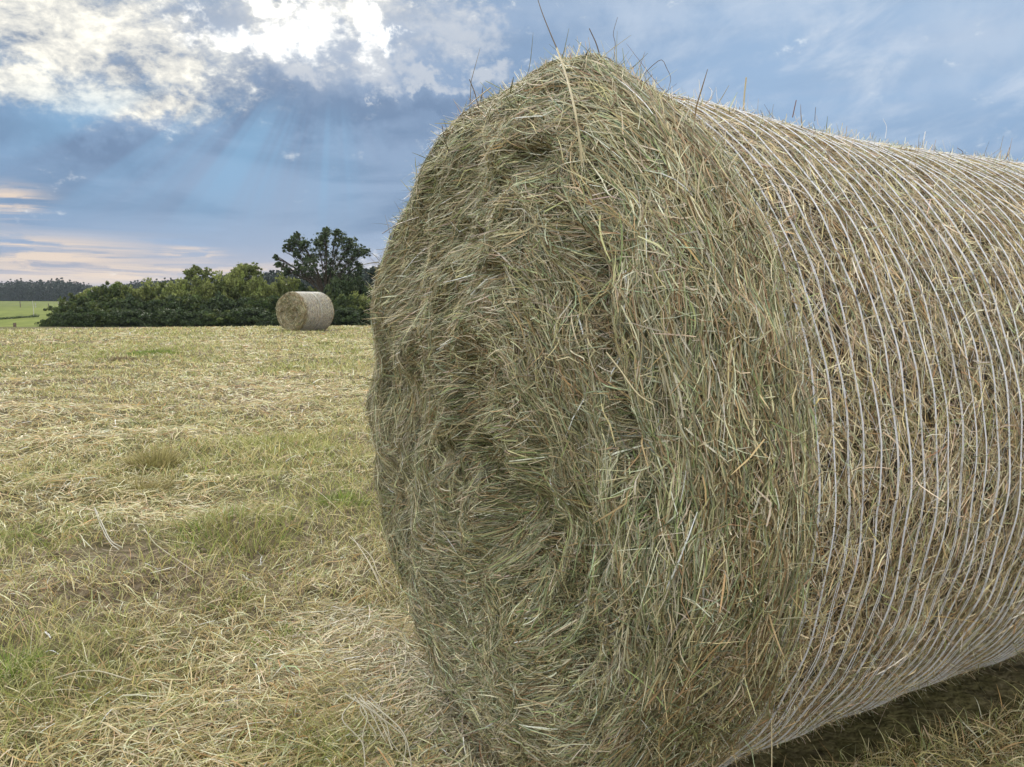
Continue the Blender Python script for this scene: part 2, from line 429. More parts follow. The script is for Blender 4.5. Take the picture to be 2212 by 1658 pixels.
def net(b, spacing, rad, n_th, wraps, zig, parent, mat, ncol):
    acc = Acc(); th = np.linspace(0, 2 * math.pi, n_th + 1)
    xs = np.arange(b.net0 + .01, b.L - b.rim * .8, spacing)
    lines = []
    for i, x in enumerate(xs):
        dr = rng.normal(0, .0035)
        for wv in range(wraps):
            wob = .0028 * fbm(np.stack([np.cos(th) * 2.2 + i * 3.1, np.sin(th) * 2.2, 0 * th], -1), 77, 2) + .0008 * fbm(np.stack([np.cos(th) * 3 + i * 3.1, np.sin(th) * 3, 0 * th + wv * 5.3], -1), 78, 2)
            # the wraps lie on each other over the top and fan out below
            fan = (wv - (wraps - 1) / 2) * (.0017 + .011 * sstep(-.15, 1.0, -np.sin(th)) * (.55 + .45 * np.sin(i * 2.3 + wv)))
            xa = np.clip(x + dr + wob + fan, b.net0 * .9, b.L)
            S = np.interp(xa, b.pa[12:50], b.ps[12:50])
            P = b.pt(S, th, np.full(len(th), .010 + .0003 * wv) + .002 * np.sin(th * 23 + i))
            P[-1] = P[0]
            lines.append(P)
    P = np.stack(lines)
    rr = rad * np.exp(rng.normal(0, .18, (len(P), 1))) * np.ones((1, P.shape[1]))
    acc.add(*tubes(P, rr, ncol, 4))
    if zig:
        Z = []
        nz_ = int(2 * math.pi * b.R / zig)
        for i in range(len(xs) - 1):
            tz = (np.arange(nz_ + 1) + rng.normal(0, .12, nz_ + 1)) / nz_ * 2 * math.pi + rng.random() * .05
            xa = np.where(np.arange(nz_ + 1) % 2 == 0, xs[i], xs[i + 1]) + rng.normal(0, .003, nz_ + 1)
            # each leg of the zigzag gets a slack mid point
            tm = (tz[1:] + tz[:-1]) / 2; xm = (xa[1:] + xa[:-1]) / 2
            t2 = np.empty(2 * nz_ + 1); x2 = np.empty(2 * nz_ + 1)
            t2[::2], t2[1::2] = tz, tm + rng.normal(0, .006, nz_); x2[::2], x2[1::2] = xa, xm
            S = np.interp(x2, b.pa[12:50], b.ps[12:50])
            Z.append(b.pt(S, t2, .006 + .006 * rng.random(len(t2))))
        Z = np.stack(Z)
        acc.add(*tubes(Z, np.full(Z.shape[:2], rad * .45), ncol * .96, 3))
    return link('net_wrap', acc.mesh('net_wrap', True), mat, parent)
def split_bale(b, parent, nf, ns, w0, lf, ls, net_args, shade_hue=1.0):
    P1 = b.strands(nf, .004, b.s_net + .03, lf[0], lf[1], w0, 'face')
    P2 = b.strands(ns, b.s_net - .02, b.s_back, ls[0], ls[1], w0 * .92, 'barrel')
    P3 = b.strands(nf // 4, b.s_back, b.S - .004, lf[0], lf[1], w0 * 1.5, 'face')
    obits = crumbs(b, ns // 9, b.s_net, b.s_back, w0 * .85, ls[0] * 1.6)
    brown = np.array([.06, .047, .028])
    bits = crumbs(b, nf // 6, .01, b.s_net + .02, w0 * .85, lf[0] * 1.5)
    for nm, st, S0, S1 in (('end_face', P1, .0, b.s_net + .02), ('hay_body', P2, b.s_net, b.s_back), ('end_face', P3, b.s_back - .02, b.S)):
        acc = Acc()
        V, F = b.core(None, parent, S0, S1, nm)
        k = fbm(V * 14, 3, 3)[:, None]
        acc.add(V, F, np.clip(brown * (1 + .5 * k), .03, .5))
        acc.add(*strips(st[0], st[1], st[2] * (shade_hue if nm == 'end_face' else 1.0)))
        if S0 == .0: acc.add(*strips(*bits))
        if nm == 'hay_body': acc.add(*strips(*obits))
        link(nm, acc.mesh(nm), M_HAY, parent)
    net(b, *net_args[:5], parent, M_NET, np.array(net_args[5]))

Z0 = 0.0
near = thing('hay_bale', 'large round hay bale in front, its swirled end face and white net filling the picture', 'hay bale',
             (BX, BY, Z0), math.pi / 2 - BYAW, 'round bales on the mown field')
NB = Bale(BR, BL, .135, .195, 4, True, .02)
split_bale(NB, near, 230000, 170000, .00145, (.03, .085), (.025, .075), (.0355, .00074, 260, 2, .07, (.88, .89, .92)))
near_inv = None
def to_bale(p):
    d = np.asarray(p, float) - np.array([BX, BY, Z0])
    rz = math.pi / 2 - BYAW; c, s_ = math.cos(rz), math.sin(rz)
    return np.array([c * d[0] + s_ * d[1], -s_ * d[0] + c * d[1], d[2]])
# stray stalks that stick out of the near bale: feature points of the photo at the distance of the rim they grow from
def on_face(px, py, a0):
    d = ray(px, py); dh = d[0] * AXV[0] + d[1] * AXV[1]
    return np.array([0, 0, CAM_H]) + d * ((a0 + BX * AXV[0] + BY * AXV[1]) / dh)
def stalk(pts, r0, r1, col):
    P = [to_bale(at(x, y, Y) if Y > .5 else on_face(x, y, Y)) for x, y, Y in pts]
    acc = Acc(); acc.add(*tube1(spline(P, 14), r0, r1, col, 5))
    link('stray_stalk', acc.mesh('stray_stalk', True), M_HAY, near)
STRAW, DRY, DARK = (.5, .43, .26), (.38, .30, .17), (.14, .11, .08)
stalk([(1257, 352, -.05), (1250, 290, -.055), (1240, 230, -.05), (1222, 160, -.02), (1203, 105, .0)], .0019, .0016, STRAW)
stalk([(1206, 112, .0), (1190, 75, .0), (1172, 30, .0), (1160, -6, .0)], .0012, .0007, DARK)
stalk([(1240, 150, 1.76), (1247, 118, 1.78), (1255, 92, 1.8)], .0015, .0013, STRAW)
stalk([(1298, 130, 1.82), (1288, 95, 1.82), (1273, 62, 1.82)], .0016, .0011, DARK)
stalk([(1326, 128, 1.86), (1329, 95, 1.86), (1325, 72, 1.86), (1334, 38, 1.86)], .0008, .0005, DARK)
stalk([(1392, 160, 1.92), (1412, 140, 1.92), (1430, 130, 1.92), (1441, 150, 1.92), (1449, 170, 1.92), (1442, 198, 1.93)], .0009, .0006, DARK)
stalk([(1606, 238, 2.15), (1608, 205, 2.15), (1612, 168, 2.15)], .0022, .002, STRAW)
stalk([(1712, 254, 2.3), (1716, 235, 2.3), (1720, 217, 2.3)], .0016, .0014, (.2, .12, .1))
stalk([(1760, 262, 2.36), (1761, 245, 2.36), (1762, 232, 2.36)], .0009, .0007, DARK)
stalk([(1994, 318, 2.7), (1996, 300, 2.7), (1999, 285, 2.7)], .002, .0016, (.8, .82, .85))
stalk([(1912, 300, 2.55), (1915, 275, 2.55), (1908, 258, 2.55)], .001, .0007, (.8, .82, .85))
stalk([(2072, 348, 2.85), (2080, 330, 2.85), (2068, 320, 2.85)], .0012, .0009, DARK)
stalk([(1530, 225, 2.05), (1538, 200, 2.05), (1531, 188, 2.05)], .0013, .0008, (.8, .82, .85))
stalk([(1034, 232, 1.64), (1025, 200, 1.64), (1014, 172, 1.64)], .0012, .0009, DARK)
stalk([(1060, 190, 1.65), (1040, 205, 1.63), (1008, 232, 1.62)], .0012, .0008, DRY)
stalk([(970, 330, 1.58), (960, 300, 1.56), (955, 272, 1.55)], .001, .0007, DARK)
stalk([(905, 470, 1.53), (880, 478, 1.5), (850, 490, 1.47), (826, 505, 1.45)], .001, .0007, DARK)
stalk([(900, 500, 1.53), (870, 482, 1.5), (848, 492, 1.48)], .001, .0006, DRY)
stalk([(1667, 1440, 1.25), (1666, 1520, 1.22), (1667, 1600, 1.2), (1667, 1690, 1.18)], .0012, .001, STRAW)
stalk([(1310, 762, -.05), (1340, 800, -.055), (1376, 850, -.055), (1412, 875, -.045)], .0011, .001, STRAW)
stalk([(1065, 870, -.05), (1010, 905, -.05), (955, 945, -.045)], .001, .0008, STRAW)
stalk([(1290, 1330, -.05), (1340, 1290, -.06), (1385, 1240, -.05)], .001, .0008, STRAW)

# far bale
FY = 29.0; fp = at(628, 716, FY)
far = thing('hay_bale', 'smaller round hay bale far off on the field, in front of the dark hedge', 'hay bale', (fp[0], FY, float(gz(fp[0:1], np.array([FY]))[0]) + .0),
            math.pi / 2 - R_(29), 'round bales on the mown field')
FB = Bale(.75, 1.62, .09, .10, 15, False)
split_bale(FB, far, 12000, 10000, .009, (.06, .16), (.05, .12), (.040, .0050, 90, 1, 0, (.80, .79, .75)), np.array([.78, .72, .66]))  # end faces in browner hay, with their shade put into the colour

# ------------------------------------------------------------------ grass and litter on the field
def px2ground(px, py):
    d = ray(px, py); t = -CAM_H / d[2]
    for _ in range(6):
        p = np.array([0, 0, CAM_H]) + d * t
        t = (float(gz(p[0:1], p[1:2])[0]) - CAM_H) / d[2]
    return (np.array([0, 0, CAM_H]) + d * t)
def sample_ground(n, r0, r1, half=46):
    r = np.exp(rng.uniform(math.log(r0), math.log(r1), n)); az = R_(half) * rng.uniform(-1, 1, n)
    x, y = r * np.sin(az), r * np.cos(az)
    a, l = bale_local(x, y)
    inside = (a > -.02) & (a < BL + .02) & (np.abs(l) < .42)
    fd = (np.abs(x - far.location.x - .4) < 1.3) & (np.abs(y - FY - .7) < .7)
    k = ~inside & ~fd & (y < 36.5)
    return x[k], y[k], r[k]
def green_mask(x, y):
    p = np.stack([x, y], -1); a_, l_ = bale_local(x, y)
    k_ = 1 - np.exp(-(np.maximum(np.maximum(-a_, a_ - BL), 0) / .3) ** 2 - (np.maximum(np.abs(l_) - .6, 0) / .35) ** 2)
    g = fbm(p * .55 + 3, 51, 3) + .35 * fbm(p * 2.1, 53, 2)
    return sstep(-.2, .7, g) * k_
SW = [px2ground(a, b)[:2] for a, b in ((60, 960), (150, 1060), (250, 1110), (40, 900), (480, 830), (620, 860), (700, 1640), (800, 1450))]
def swath_mask(x, y):
    m = 0 * x
    for i, c in enumerate(SW):
        rad = .55 if i in (1, 2) else .9 if i < 4 else 1.1 if i < 6 else .45
        m = np.maximum(m, np.exp(-(((x - c[0]) / rad) ** 2 + ((y - c[1]) / (rad * .8)) ** 2)))
    p = np.stack([x, y], -1)
    u = x * .93 + y * .37 + .35 * fbm(p * .5, 67, 2)
    st = sstep(.35, 1.0, np.sin(u * 2.1 + .6)) * sstep(4, 9, np.hypot(x, y))
    return np.clip(m * (1 + .6 * fbm(p * 3, 61, 2)) + .5 * sstep(.15, .85, fbm(p * .8 + 11, 63, 3)) + .55 * st, 0, 1)
GP = [px2ground(a, b)[:2] for a, b in ((560, 1150), (700, 1060), (770, 1100), (20, 1430), (60, 1500), (330, 760), (470, 1180), (620, 960), (690, 1640), (30, 1170))]
def green_patch(x, y):
    m = 0 * x
    for c in GP:
        rad = .12 * math.hypot(*c)
        m = np.maximum(m, np.exp(-((x - c[0]) ** 2 + (y - c[1]) ** 2) / rad ** 2))
    return m
GREENS = np.array([(.27, .31, .085), (.36, .37, .12), (.22, .24, .07), (.45, .43, .19)])
SOIL = px2ground(260, 1195)[:2]
def bare(x, y):
    return np.exp(-(((x - SOIL[0]) / .28) ** 2 + ((y - SOIL[1]) / .16) ** 2) ** 1.5)
def standing(n, r0, r1):
    x, y, r = sample_ground(n, r0, r1)
    g = np.maximum(green_mask(x, y) * .8, green_patch(x, y)); sw = swath_mask(x, y)
    keep = rng.random(len(x)) < (1 - .75 * sw * (1 - g)) * (1 - .9 * bare(x, y)); x, y, r, g = x[keep], y[keep], r[keep], g[keep]
    n = len(x); K = 4
    h = (.022 + .045 * rng.random(n) ** 1.5) * (1 + .8 * g) * (1 + .02 * r)
    az = rng.random(n) * 2 * math.pi; lean = .35 + 1.0 * rng.random(n)
    base = np.stack([x, y, gz(x, y) - .006], -1)
    d = np.stack([np.cos(az), np.sin(az), 0 * az], -1)
    t = np.linspace(0, 1, K)[None, :, None]
    P = base[:, None] + d[:, None] * (h * lean)[:, None, None] * t ** 1.6 + np.array([0, 0, 1.]) * h[:, None, None] * (t - .25 * t ** 2 * np.minimum(lean, 1)[:, None, None])
    w = np.maximum(.0019, .00075 * r) * np.exp(rng.normal(0, .3, n))
    fa = rng.random(n) * math.pi
    sd = np.stack([np.cos(fa), np.sin(fa), 0 * fa], -1)[:, None] * (w[:, None] * np.array([1, .95, .7, .2])[None])[..., None] * .5
    isg = rng.random(n) < .22 + .6 * g
    C = np.where(isg[:, None], GREENS[rng.integers(0, 4, n)] * np.exp(rng.normal(0, .2, n))[:, None],
                 pick([3, 2.2, 1.6, .6, .5, .4, .3, .1, 1.0], n, .22) * np.array([1.38, 1.34, 1.08]))
    return P, sd, np.clip(C, .01, .75)
def litter(n, r0, r1):
    x, y, r = sample_ground(n, r0, r1)
    sw = swath_mask(x, y); gp = green_patch(x, y)
    keep = rng.random(len(x)) < (.22 + .78 * sw) * (1 - .65 * gp) * (1 - .75 * bare(x, y)); x, y, r, sw = x[keep], y[keep], r[keep], sw[keep]
    n = len(x); K = 5
    ln = (.03 + .10 * rng.random(n) ** 1.6) * (1 + .045 * r)
    p = np.stack([x, y], -1)
    az = 2.2 * fbm(p * .9, 71, 2) + rng.normal(0, .8, n) + np.where(rng.random(n) < .3, rng.random(n) * 6.28, 0)
    cv = rng.normal(0, .3, n) + (rng.random(n) < .12) * rng.normal(0, 1, n)
    pts = []; px_, py_ = x.copy(), y.copy()
    hz = .004 + (.014 + .03 * sw) * rng.random(n); slope = rng.normal(0, .012, n); arch = np.abs(rng.normal(0, .006, n))
    for k in range(K):
        t = k / (K - 1)
        pts.append(np.stack([px_, py_, gz(px_, py_) + np.maximum(hz + slope * (t - .5) * 2 + arch * 4 * t * (1 - t), .001)], -1))
        a = az + cv * (t - .5); px_ = px_ + np.cos(a) * ln / (K - 1); py_ = py_ + np.sin(a) * ln / (K - 1)
    P = np.stack(pts, 1)
    D = norm(np.gradient(P, axis=1)); side = norm(np.cross(D, np.array([0, 0, 1.]))); up = np.cross(side, D)
    roll = rng.normal(0, .6, n)[:, None, None]
    w = np.maximum(.0021, .0007 * r) * np.exp(rng.normal(0, .3, n))
    sd = (np.cos(roll) * side + np.sin(roll) * up) * (w[:, None] * np.array([.7, 1, 1, .9, .4])[None])[..., None] * .5
    base = np.array([3, 2.6, 1.5, .5, .8, .9, .5, .3, 1.8])
    C = pick(base, n, .26) * np.array([1.38, 1.31, 1.14])
    return P, sd, np.clip(C, .02, .75)
acc = Acc()
acc.add(*strips(*standing(210000, 1.1, 37)))
acc.add(*strips(*standing(130000, 5, 37)))
o = link('mown_grass', acc.mesh('mown_grass'), M_GRASS); o['kind'] = 'stuff'
acc = Acc()
acc.add(*strips(*litter(380000, 1.05, 37)))
o = link('cut_hay', acc.mesh('cut_hay'), M_LITTER); o['kind'] = 'stuff'
# loose hay spilled along the foot of the near bale
def spill(n):
    K = 5
    l = rng.normal(-.28, .34, n); a = -np.abs(rng.normal(0, .16, n)) + .05
    keep = (l > -.95) & (l < .55); l, a = l[keep], a[keep]; n = len(l)
    x = BX + a * AXV[0] + l * LAT[0]; y = BY + a * AXV[1] + l * LAT[1]
    az = math.atan2(-AXV[1], -AXV[0]) + rng.normal(0, 1.3, n) + .5
    ln = .07 + .14 * rng.random(n); hgt = .05 * np.exp(-(np.minimum(a, 0) / .16) ** 2) * rng.random(n) + .006
    cv = rng.normal(0, .7, n); pts = []
    for k in range(K):
        t = k / (K - 1); al = a
        pts.append(np.stack([x, y, gz(x, y) + hgt * (1 - .75 * t) + .012 * rng.random(n) * t], -1))
        q = az + cv * (t - .5); x = x + np.cos(q) * ln / 4; y = y + np.sin(q) * ln / 4
    P = np.stack(pts, 1); D = norm(np.gradient(P, axis=1)); side = norm(np.cross(D, np.array([0, 0, 1.]))); up = np.cross(side, D)
    roll = rng.normal(0, .6, n)[:, None, None]; w = np.minimum(.0019 * np.exp(rng.normal(0, .3, n)), .003)
    sd = (np.cos(roll) * side + np.sin(roll) * up) * (w[:, None] * np.array([.7, 1, 1, .9, .4])[None])[..., None] * .5
    return P, sd, pick([3, 2.8, 1.4, .8, 1, .6, .3, .3, 2.2], n, .26) * 1.15
acc = Acc(); acc.add(*strips(*spill(7000)))
o = link('spilled_hay', acc.mesh('spilled_hay'), M_HAY); o['kind'] = 'stuff'

# pale straws and bundles lying on the ground, each its own thing
def straw(pts, r, col, label, cat='straw', n=1, spread=0):
    acc = Acc()
    for i in range(n):
        P = []
        off = rng.normal(0, spread, 3) * np.array([1, 1, .2]); kk = rng.normal(0, 1.0, len(pts))
        for k, (x, y, up) in enumerate(pts):
            g = px2ground(x, y); P.append(g + off * (.3 + .7 * k + .8 * kk[k]) + np.array([0, 0, .012 + up + r]))
        acc.add(*tube1(spline(P, 16), r, r * .7, np.array(col) * rng.uniform(.8, 1.1), 5))
    o = link('dry_straw', acc.mesh('dry_straw', True), M_LITTER)
    return tag(o, label, cat, 'pale straws lying on the field')
straw([(205, 1112, .02), (220, 1150, .02), (240, 1180, .01), (262, 1195, .005)], .0028, (.55, .52, .42), 'pale forked straw lying above the bare soil patch', n=2, spread=.006)
straw([(312, 1160, .02), (330, 1180, .01), (345, 1200, .02), (400, 1240, .02), (440, 1262, .01)], .0022, (.55, .5, .36), 'long bent straw running down right from the bare soil patch')
straw([(780, 1570, .06), (805, 1605, .05), (830, 1640, .03), (850, 1690, .02)], .0019, (.6, .56, .42), 'bundle of pale straws at the bottom edge, left of the large bale', n=9, spread=.015)
straw([(760, 1180, .03), (790, 1225, .03), (812, 1260, .02), (826, 1290, .02)], .0017, (.55, .5, .36), 'few pale straws leaning at the left foot of the large bale', n=3, spread=.01)
straw([(640, 1050, .03), (690, 1085, .04), (745, 1130, .02)], .0022, (.5, .45, .3), 'single long straw lying on the green grass left of the large bale')
straw([(120, 1500, .03), (200, 1482, .03), (285, 1488, .01)], .0024, (.55, .5, .36), 'single straw lying almost level near the bottom left corner')

# tufts of grass that stand out
def tuft(px, py, h, rad, n, cols, label, lean=.5):
    g = px2ground(px, py); K = 5
    rr = rad * np.sqrt(rng.random(n)); a = rng.random(n) * 6.283
    bx, by = rr * np.cos(a), rr * np.sin(a)
    hh = h * (.5 + .5 * rng.random(n)) * (1 - .5 * rr / rad)
    t = np.linspace(0, 1, K)[None, :, None]
    az = a + rng.normal(0, .6, n); le = lean * (.3 + rr / rad) * (.5 + rng.random(n))
    d = np.stack([np.cos(az), np.sin(az), 0 * az], -1)[:, None]
    zz = gz(g[0] + bx, g[1] + by) - g[2] - .005
    P = np.stack([bx, by, zz], -1)[:, None] + d * (hh * le)[:, None, None] * t ** 1.8 + np.array([0, 0, 1.]) * hh[:, None, None] * (t - .3 * t ** 2 * np.minimum(le, 1)[:, None, None])
    w = np.maximum(.003, .0009 * g[1]) * np.exp(rng.normal(0, .3, n)); fa = rng.random(n) * 3.14
    sd = np.stack([np.cos(fa), np.sin(fa), 0 * fa], -1)[:, None] * (w[:, None] * np.array([1, 1, .85, .6, .15])[None])[..., None] * .5
    C = np.array(cols)[rng.integers(0, len(cols), n)] * np.exp(rng.normal(0, .2, n))[:, None]
    V, F, Cv = strips(P, sd, C)
    o = link('grass_tuft', raw_mesh('grass_tuft', V, F, Cv), M_GRASS, loc=tuple(g))
    return tag(o, label, 'grass tuft', 'tufts of grass left on the field')
OLIVE = [(.30, .27, .10), (.36, .32, .14), (.22, .2, .08), (.42, .36, .18)]; FRESH = [(.16, .25, .04), (.24, .33, .07), (.12, .17, .035)]
MIX = OLIVE + FRESH
tuft(335, 1010, .2, .17, 900, OLIVE, 'tallest olive tuft of grass standing alone left of the middle of the field', .55)
tuft(295, 1060, .12, .26, 900, OLIVE, 'low brownish mat of grass just below the tallest olive tuft', .9)
tuft(263, 782, .18, .25, 200, [(.16, .12, .07), (.22, .17, .1)], 'small dark brown tuft far out on the field below the hedge', .8)
tuft(500, 1150, .13, .3, 700, MIX, 'broad green tuft of grass beside the laid hay', .8)
tuft(745, 1085, .12, .14, 260, FRESH, 'fresh green tuft of grass close to the left side of the large bale', .7)
tuft(22, 1455, .12, .09, 170, FRESH, 'bright green tuft of grass at the left picture edge', .9)
tuft(70, 1440, .06, .03, 110, FRESH, 'small bright green sprig right of the tuft at the left edge', .9)
tuft(60, 1165, .05, .2, 420, FRESH, 'flat green tuft left of the bare soil patch', .9)
tuft(610, 1395, .08, .12, 260, MIX, 'dark green clump of grass below the laid hay near the bale foot', .8)
tuft(510, 1300, .07, .12, 220, MIX, 'low green clump of grass below the bare soil patch', .8)
tuft(710, 1640, .06, .07, 160, FRESH, 'green clump of grass at the bottom edge below the large bale', .9)
tuft(700, 745, .1, .3, 400, MIX, 'pale green tuft on the far field below the smaller bale', .6)
tuft(330, 765, .12, .5, 900, FRESH, 'wide fresh green tuft on the far field left of the smaller bale', .7)

# ------------------------------------------------------------------ leaves, shrubs, trees
def leaves(cent, rad, per, size, cols, flat=.7, jit=.25, soft=False):
    """leaf quads in clumps round the centres"""
    n = len(cent) * per
    c = np.repeat(cent, per, 0); rr = np.repeat(np.broadcast_to(rad, (len(cent),)), per)
    d = norm(rng.normal(size=(n, 3))) * (np.abs(rng.normal(0, .75, n)) if soft else rng.random(n) ** .45)[:, None] * rr[:, None] * np.array([1, 1, flat])
    p = c + d
    nrm = norm(rng.normal(size=(n, 3)) + np.array([0, 0, .6]) + .5 * norm(d))
    u = norm(np.cross(nrm, rng.normal(size=(n, 3)))); v = np.cross(nrm, u)
    s_ = (size * np.exp(rng.normal(0, .3, n)))[:, None]
    V = np.stack([p - u * s_, p - v * s_ * .55 + u * s_ * .1, p + u * s_, p + v * s_ * .55 + u * s_ * .1], 1).reshape(-1, 3)
    F = np.arange(n * 4).reshape(-1, 4)
    ci = np.repeat(rng.integers(0, len(cols), len(cent)), per); cj = np.repeat(np.exp(rng.normal(0, .16, len(cent))), per)[:, None]
    C = cj * np.array(cols)[ci] * np.exp(rng.normal(0, jit, n))[:, None]
    return V, F, np.repeat(C, 4, 0)
SHRUB_COLS = [(.05, .08, .022), (.066, .094, .026), (.092, .115, .032), (.05, .07, .024)]
LIGHT_COLS = [(.14, .17, .045), (.18, .205, .06), (.115, .145, .04)]  # yellow green leaves; on the back row also stand for lit tops
SHADE_COLS = [(.036, .058, .02), (.048, .072, .025), (.06, .084, .03)]  # lower rows: shade low in the hedge put into the leaf colour
def shrub_mesh(seed, cols, nc=210, per=84, leaf=.030):
    """unit shrub: 1 wide radius, height 1 (scaled later), clumps on a lumpy dome"""
    global rng
    keep_, rng = rng, np.random.default_rng(seed)
    lobes = [(np.array([rng.uniform(-.55, .55), rng.uniform(-.4, .4), rng.uniform(.25, .72)]), rng.uniform(.30, .44)) for _ in range(11)]
    lobes += [(np.array([x, rng.uniform(-.4, .4), .16]), .34) for x in np.linspace(-.65, .65, 5)]
    C, Rd = [], []
    for i in range(nc):
        c, r = lobes[i % len(lobes)]
        d = norm(rng.normal(size=3)); q = c + d * r * rng.uniform(.65, 1.05) * np.array([1, 1, .62])
        q[2] = max(q[2], .03); C.append(q); Rd.append(rng.uniform(.10, .19))
    for i in range(40):                                   # shoots that break the outline
        c, r = lobes[i % 8]; d = norm(rng.normal(size=3) * np.array([1, 1, .5]) + np.array([0, 0, .7]))
        C.append(c + d * r * rng.uniform(.9, 1.12) * np.array([1, 1, .7])); Rd.append(rng.uniform(.05, .10))
    L = leaves(np.array(C), np.array(Rd), per, leaf, cols, .55)
    V = L[0]; V[:, 2] = np.abs(V[:, 2])
    me = raw_mesh('foliage', V, L[1], L[2]); me.materials.append(M_LEAF)
    acc = Acc()
    for i in range(7):
        a = rng.random() * 6.28; top = lobes[i % 8][0]
        acc.add(*tube1(spline([(np.cos(a) * .06, np.sin(a) * .06, -.25), tuple(top * .5 + rng.normal(0, .05, 3)), tuple(top)], 8), .022, .008, (.05, .04, .03), 5))
    st = acc.mesh('stem', True); st.materials.append(M_BARK)
    rng = keep_
    return me, st
PROTO = [shrub_mesh(100 + i, SHRUB_COLS) for i in range(4)] + [shrub_mesh(200 + i, LIGHT_COLS) for i in range(2)] + [shrub_mesh(300 + i, SHADE_COLS) for i in range(3)]
def put_shrub(px, top, hw, Y, proto, label, group='shrubs of the hedge', name='shrub', sink=0.0):
    p = at(px, top, Y); z = float(gz(p[0:1], np.array([Y]), False)[0])
    w = 1.5 * hw / FPX * Y; h = (p[2] - z) / .98
    t = thing(name, label, 'shrub', (p[0], Y, z - sink), rng.uniform(-.5, .5), group)
    t.scale = (w, w * .9, h)
    for nm, me in zip(('foliage', 'stem'), PROTO[proto]):
        o = bpy.data.objects.new(nm, me); COL.objects.link(o); o.parent = t
    return t
BACK = [(172, 634, 42, 1), (215, 620, 44, 5), (256, 608, 44, 3), (303, 607, 46, 4), (350, 606, 44, 0), (396, 603, 44, 5), (470, 593, 48, 4), (528, 572, 40, 5), (590, 596, 42, 4), (640, 602, 46, 5),
        (790, 612, 42, 3), (832, 604, 42, 1)]
ORD = ['first', 'second', 'third', 'fourth', 'fifth', 'sixth', 'seventh', 'eighth', 'ninth', 'tenth', 'eleventh', 'twelfth', 'thirteenth', 'fourteenth']
for i, (px, top, hw, pr) in enumerate(BACK):
    kind = 'yellow green rounded shrub' if pr in (4, 5) else 'green bushy shrub'
    put_shrub(px, top, hw, 59 + 1.5 * math.sin(i * 2.1), pr, f'{kind} in the hedge\'s tall back row, {ORD[i]} from the meadow end')
MIDR = [(135, 655, 32, 2), (188, 646, 40, 6), (240, 640, 42, 1), (300, 636, 44, 7), (360, 632, 46, 6), (425, 634, 48, 3), (490, 630, 48, 7), (550, 634, 44, 0), (612, 640, 46, 8), (672, 636, 44, 4), (725, 632, 42, 1), (760, 634, 40, 4), (815, 640, 44, 8)]
for i, (px, top, hw, pr) in enumerate(MIDR):
    put_shrub(px, top, hw, 54.5 + 1.0 * math.sin(i * 1.7), pr, f'dark green shrub in the hedge\'s middle row, {ORD[i]} from the meadow end')
FRONT = [(98, 690, 13, 2), (118, 672, 22, 6), (160, 668, 30, 7), (215, 662, 36, 0), (275, 668, 38, 8), (340, 662, 40, 6), (405, 664, 42, 7), (470, 668, 40, 1), (535, 664, 42, 8), (600, 668, 40, 6), (665, 668, 40, 7), (730, 664, 42, 8), (790, 668, 38, 6), (835, 664, 40, 7)]
for i, (px, top, hw, pr) in enumerate(FRONT):
    put_shrub(px, top, hw, 50.5 + .8 * math.sin(i * 2.7), pr, f'low dark shrub in the hedge\'s front row, {ORD[i]} from the meadow end')

def limb_path(p0, p1, bend, n=9):
    p0, p1 = np.array(p0, float), np.array(p1, float); m = (p0 + p1) / 2 + np.array(bend)
    return spline([p0, m, p1], n)
def tree(name, label, px, base_Y, top, cx_list, cols, trunk_r, fork, leaf, per, gaps=1.0, twigs=(), cat='tree', group=None, crad=(.16, .34)):
    """cx_list: crown lobes as (px, py, radius in px) of the photo, spread in depth as well"""
    p = at(px, top, base_Y); z = float(gz(p[0:1], np.array([base_Y]), False)[0])
    root = thing(name, label, cat, (p[0], base_Y, z), 0, group)
    k = base_Y / FPX; H = p[2] - z
    f0 = np.array([0, 0, fork * H])
    tr = Acc(); tr.add(*tube1(spline([(0, 0, -.3), (.03, 0, f0[2] * .5), f0], 8), trunk_r * 1.25, trunk_r * .85, (.06, .05, .04), 10))
    C, Rd = [], []
    for (lx, ly, lr) in cx_list:
        q = at(lx, ly, base_Y); c = np.array([q[0] - p[0], rng.normal(0, .35) * lr * k * 2.2, q[2] - z]); r = lr * k
        # limb to the lobe, twigs to each clump
        path = limb_path(f0, c, (0, 0, .10 * np.linalg.norm(c - f0)))
        tr.add(*tube1(path, trunk_r * .32, trunk_r * .06, (.06, .05, .04), 6))
        m = max(8, int(22 * gaps))
        for i in range(m):
            d = norm(rng.normal(size=3)); e = c + d * r * rng.uniform(.25, 1.12)
            s_ = path[rng.integers(4, 9)]
            tr.add(*tube1(limb_path(s_, e, rng.normal(0, .06 * r, 3), 5), trunk_r * .06, trunk_r * .025, (.06, .05, .04), 4))
            C.append(e); Rd.append(rng.uniform(*crad) * r)
    for tw in twigs:
        P = []
        for (x, y) in tw:
            q = at(x, y, base_Y); P.append((q[0] - p[0], .1, q[2] - z))
        tr.add(*tube1(spline(P, 12), trunk_r * .14, trunk_r * .05, (.07, .06, .05), 4))
    link('trunk', tr.mesh('trunk', True), M_BARK, root)
    V, F, Cc = leaves(np.array(C), np.array(Rd), per, leaf, cols, .7, soft=True)
    link('crown', raw_mesh('crown', V, F, Cc), M_LEAF, root)
    return root
TREE_COLS = [(.055, .085, .035), (.07, .10, .042), (.045, .07, .03), (.085, .112, .05)]
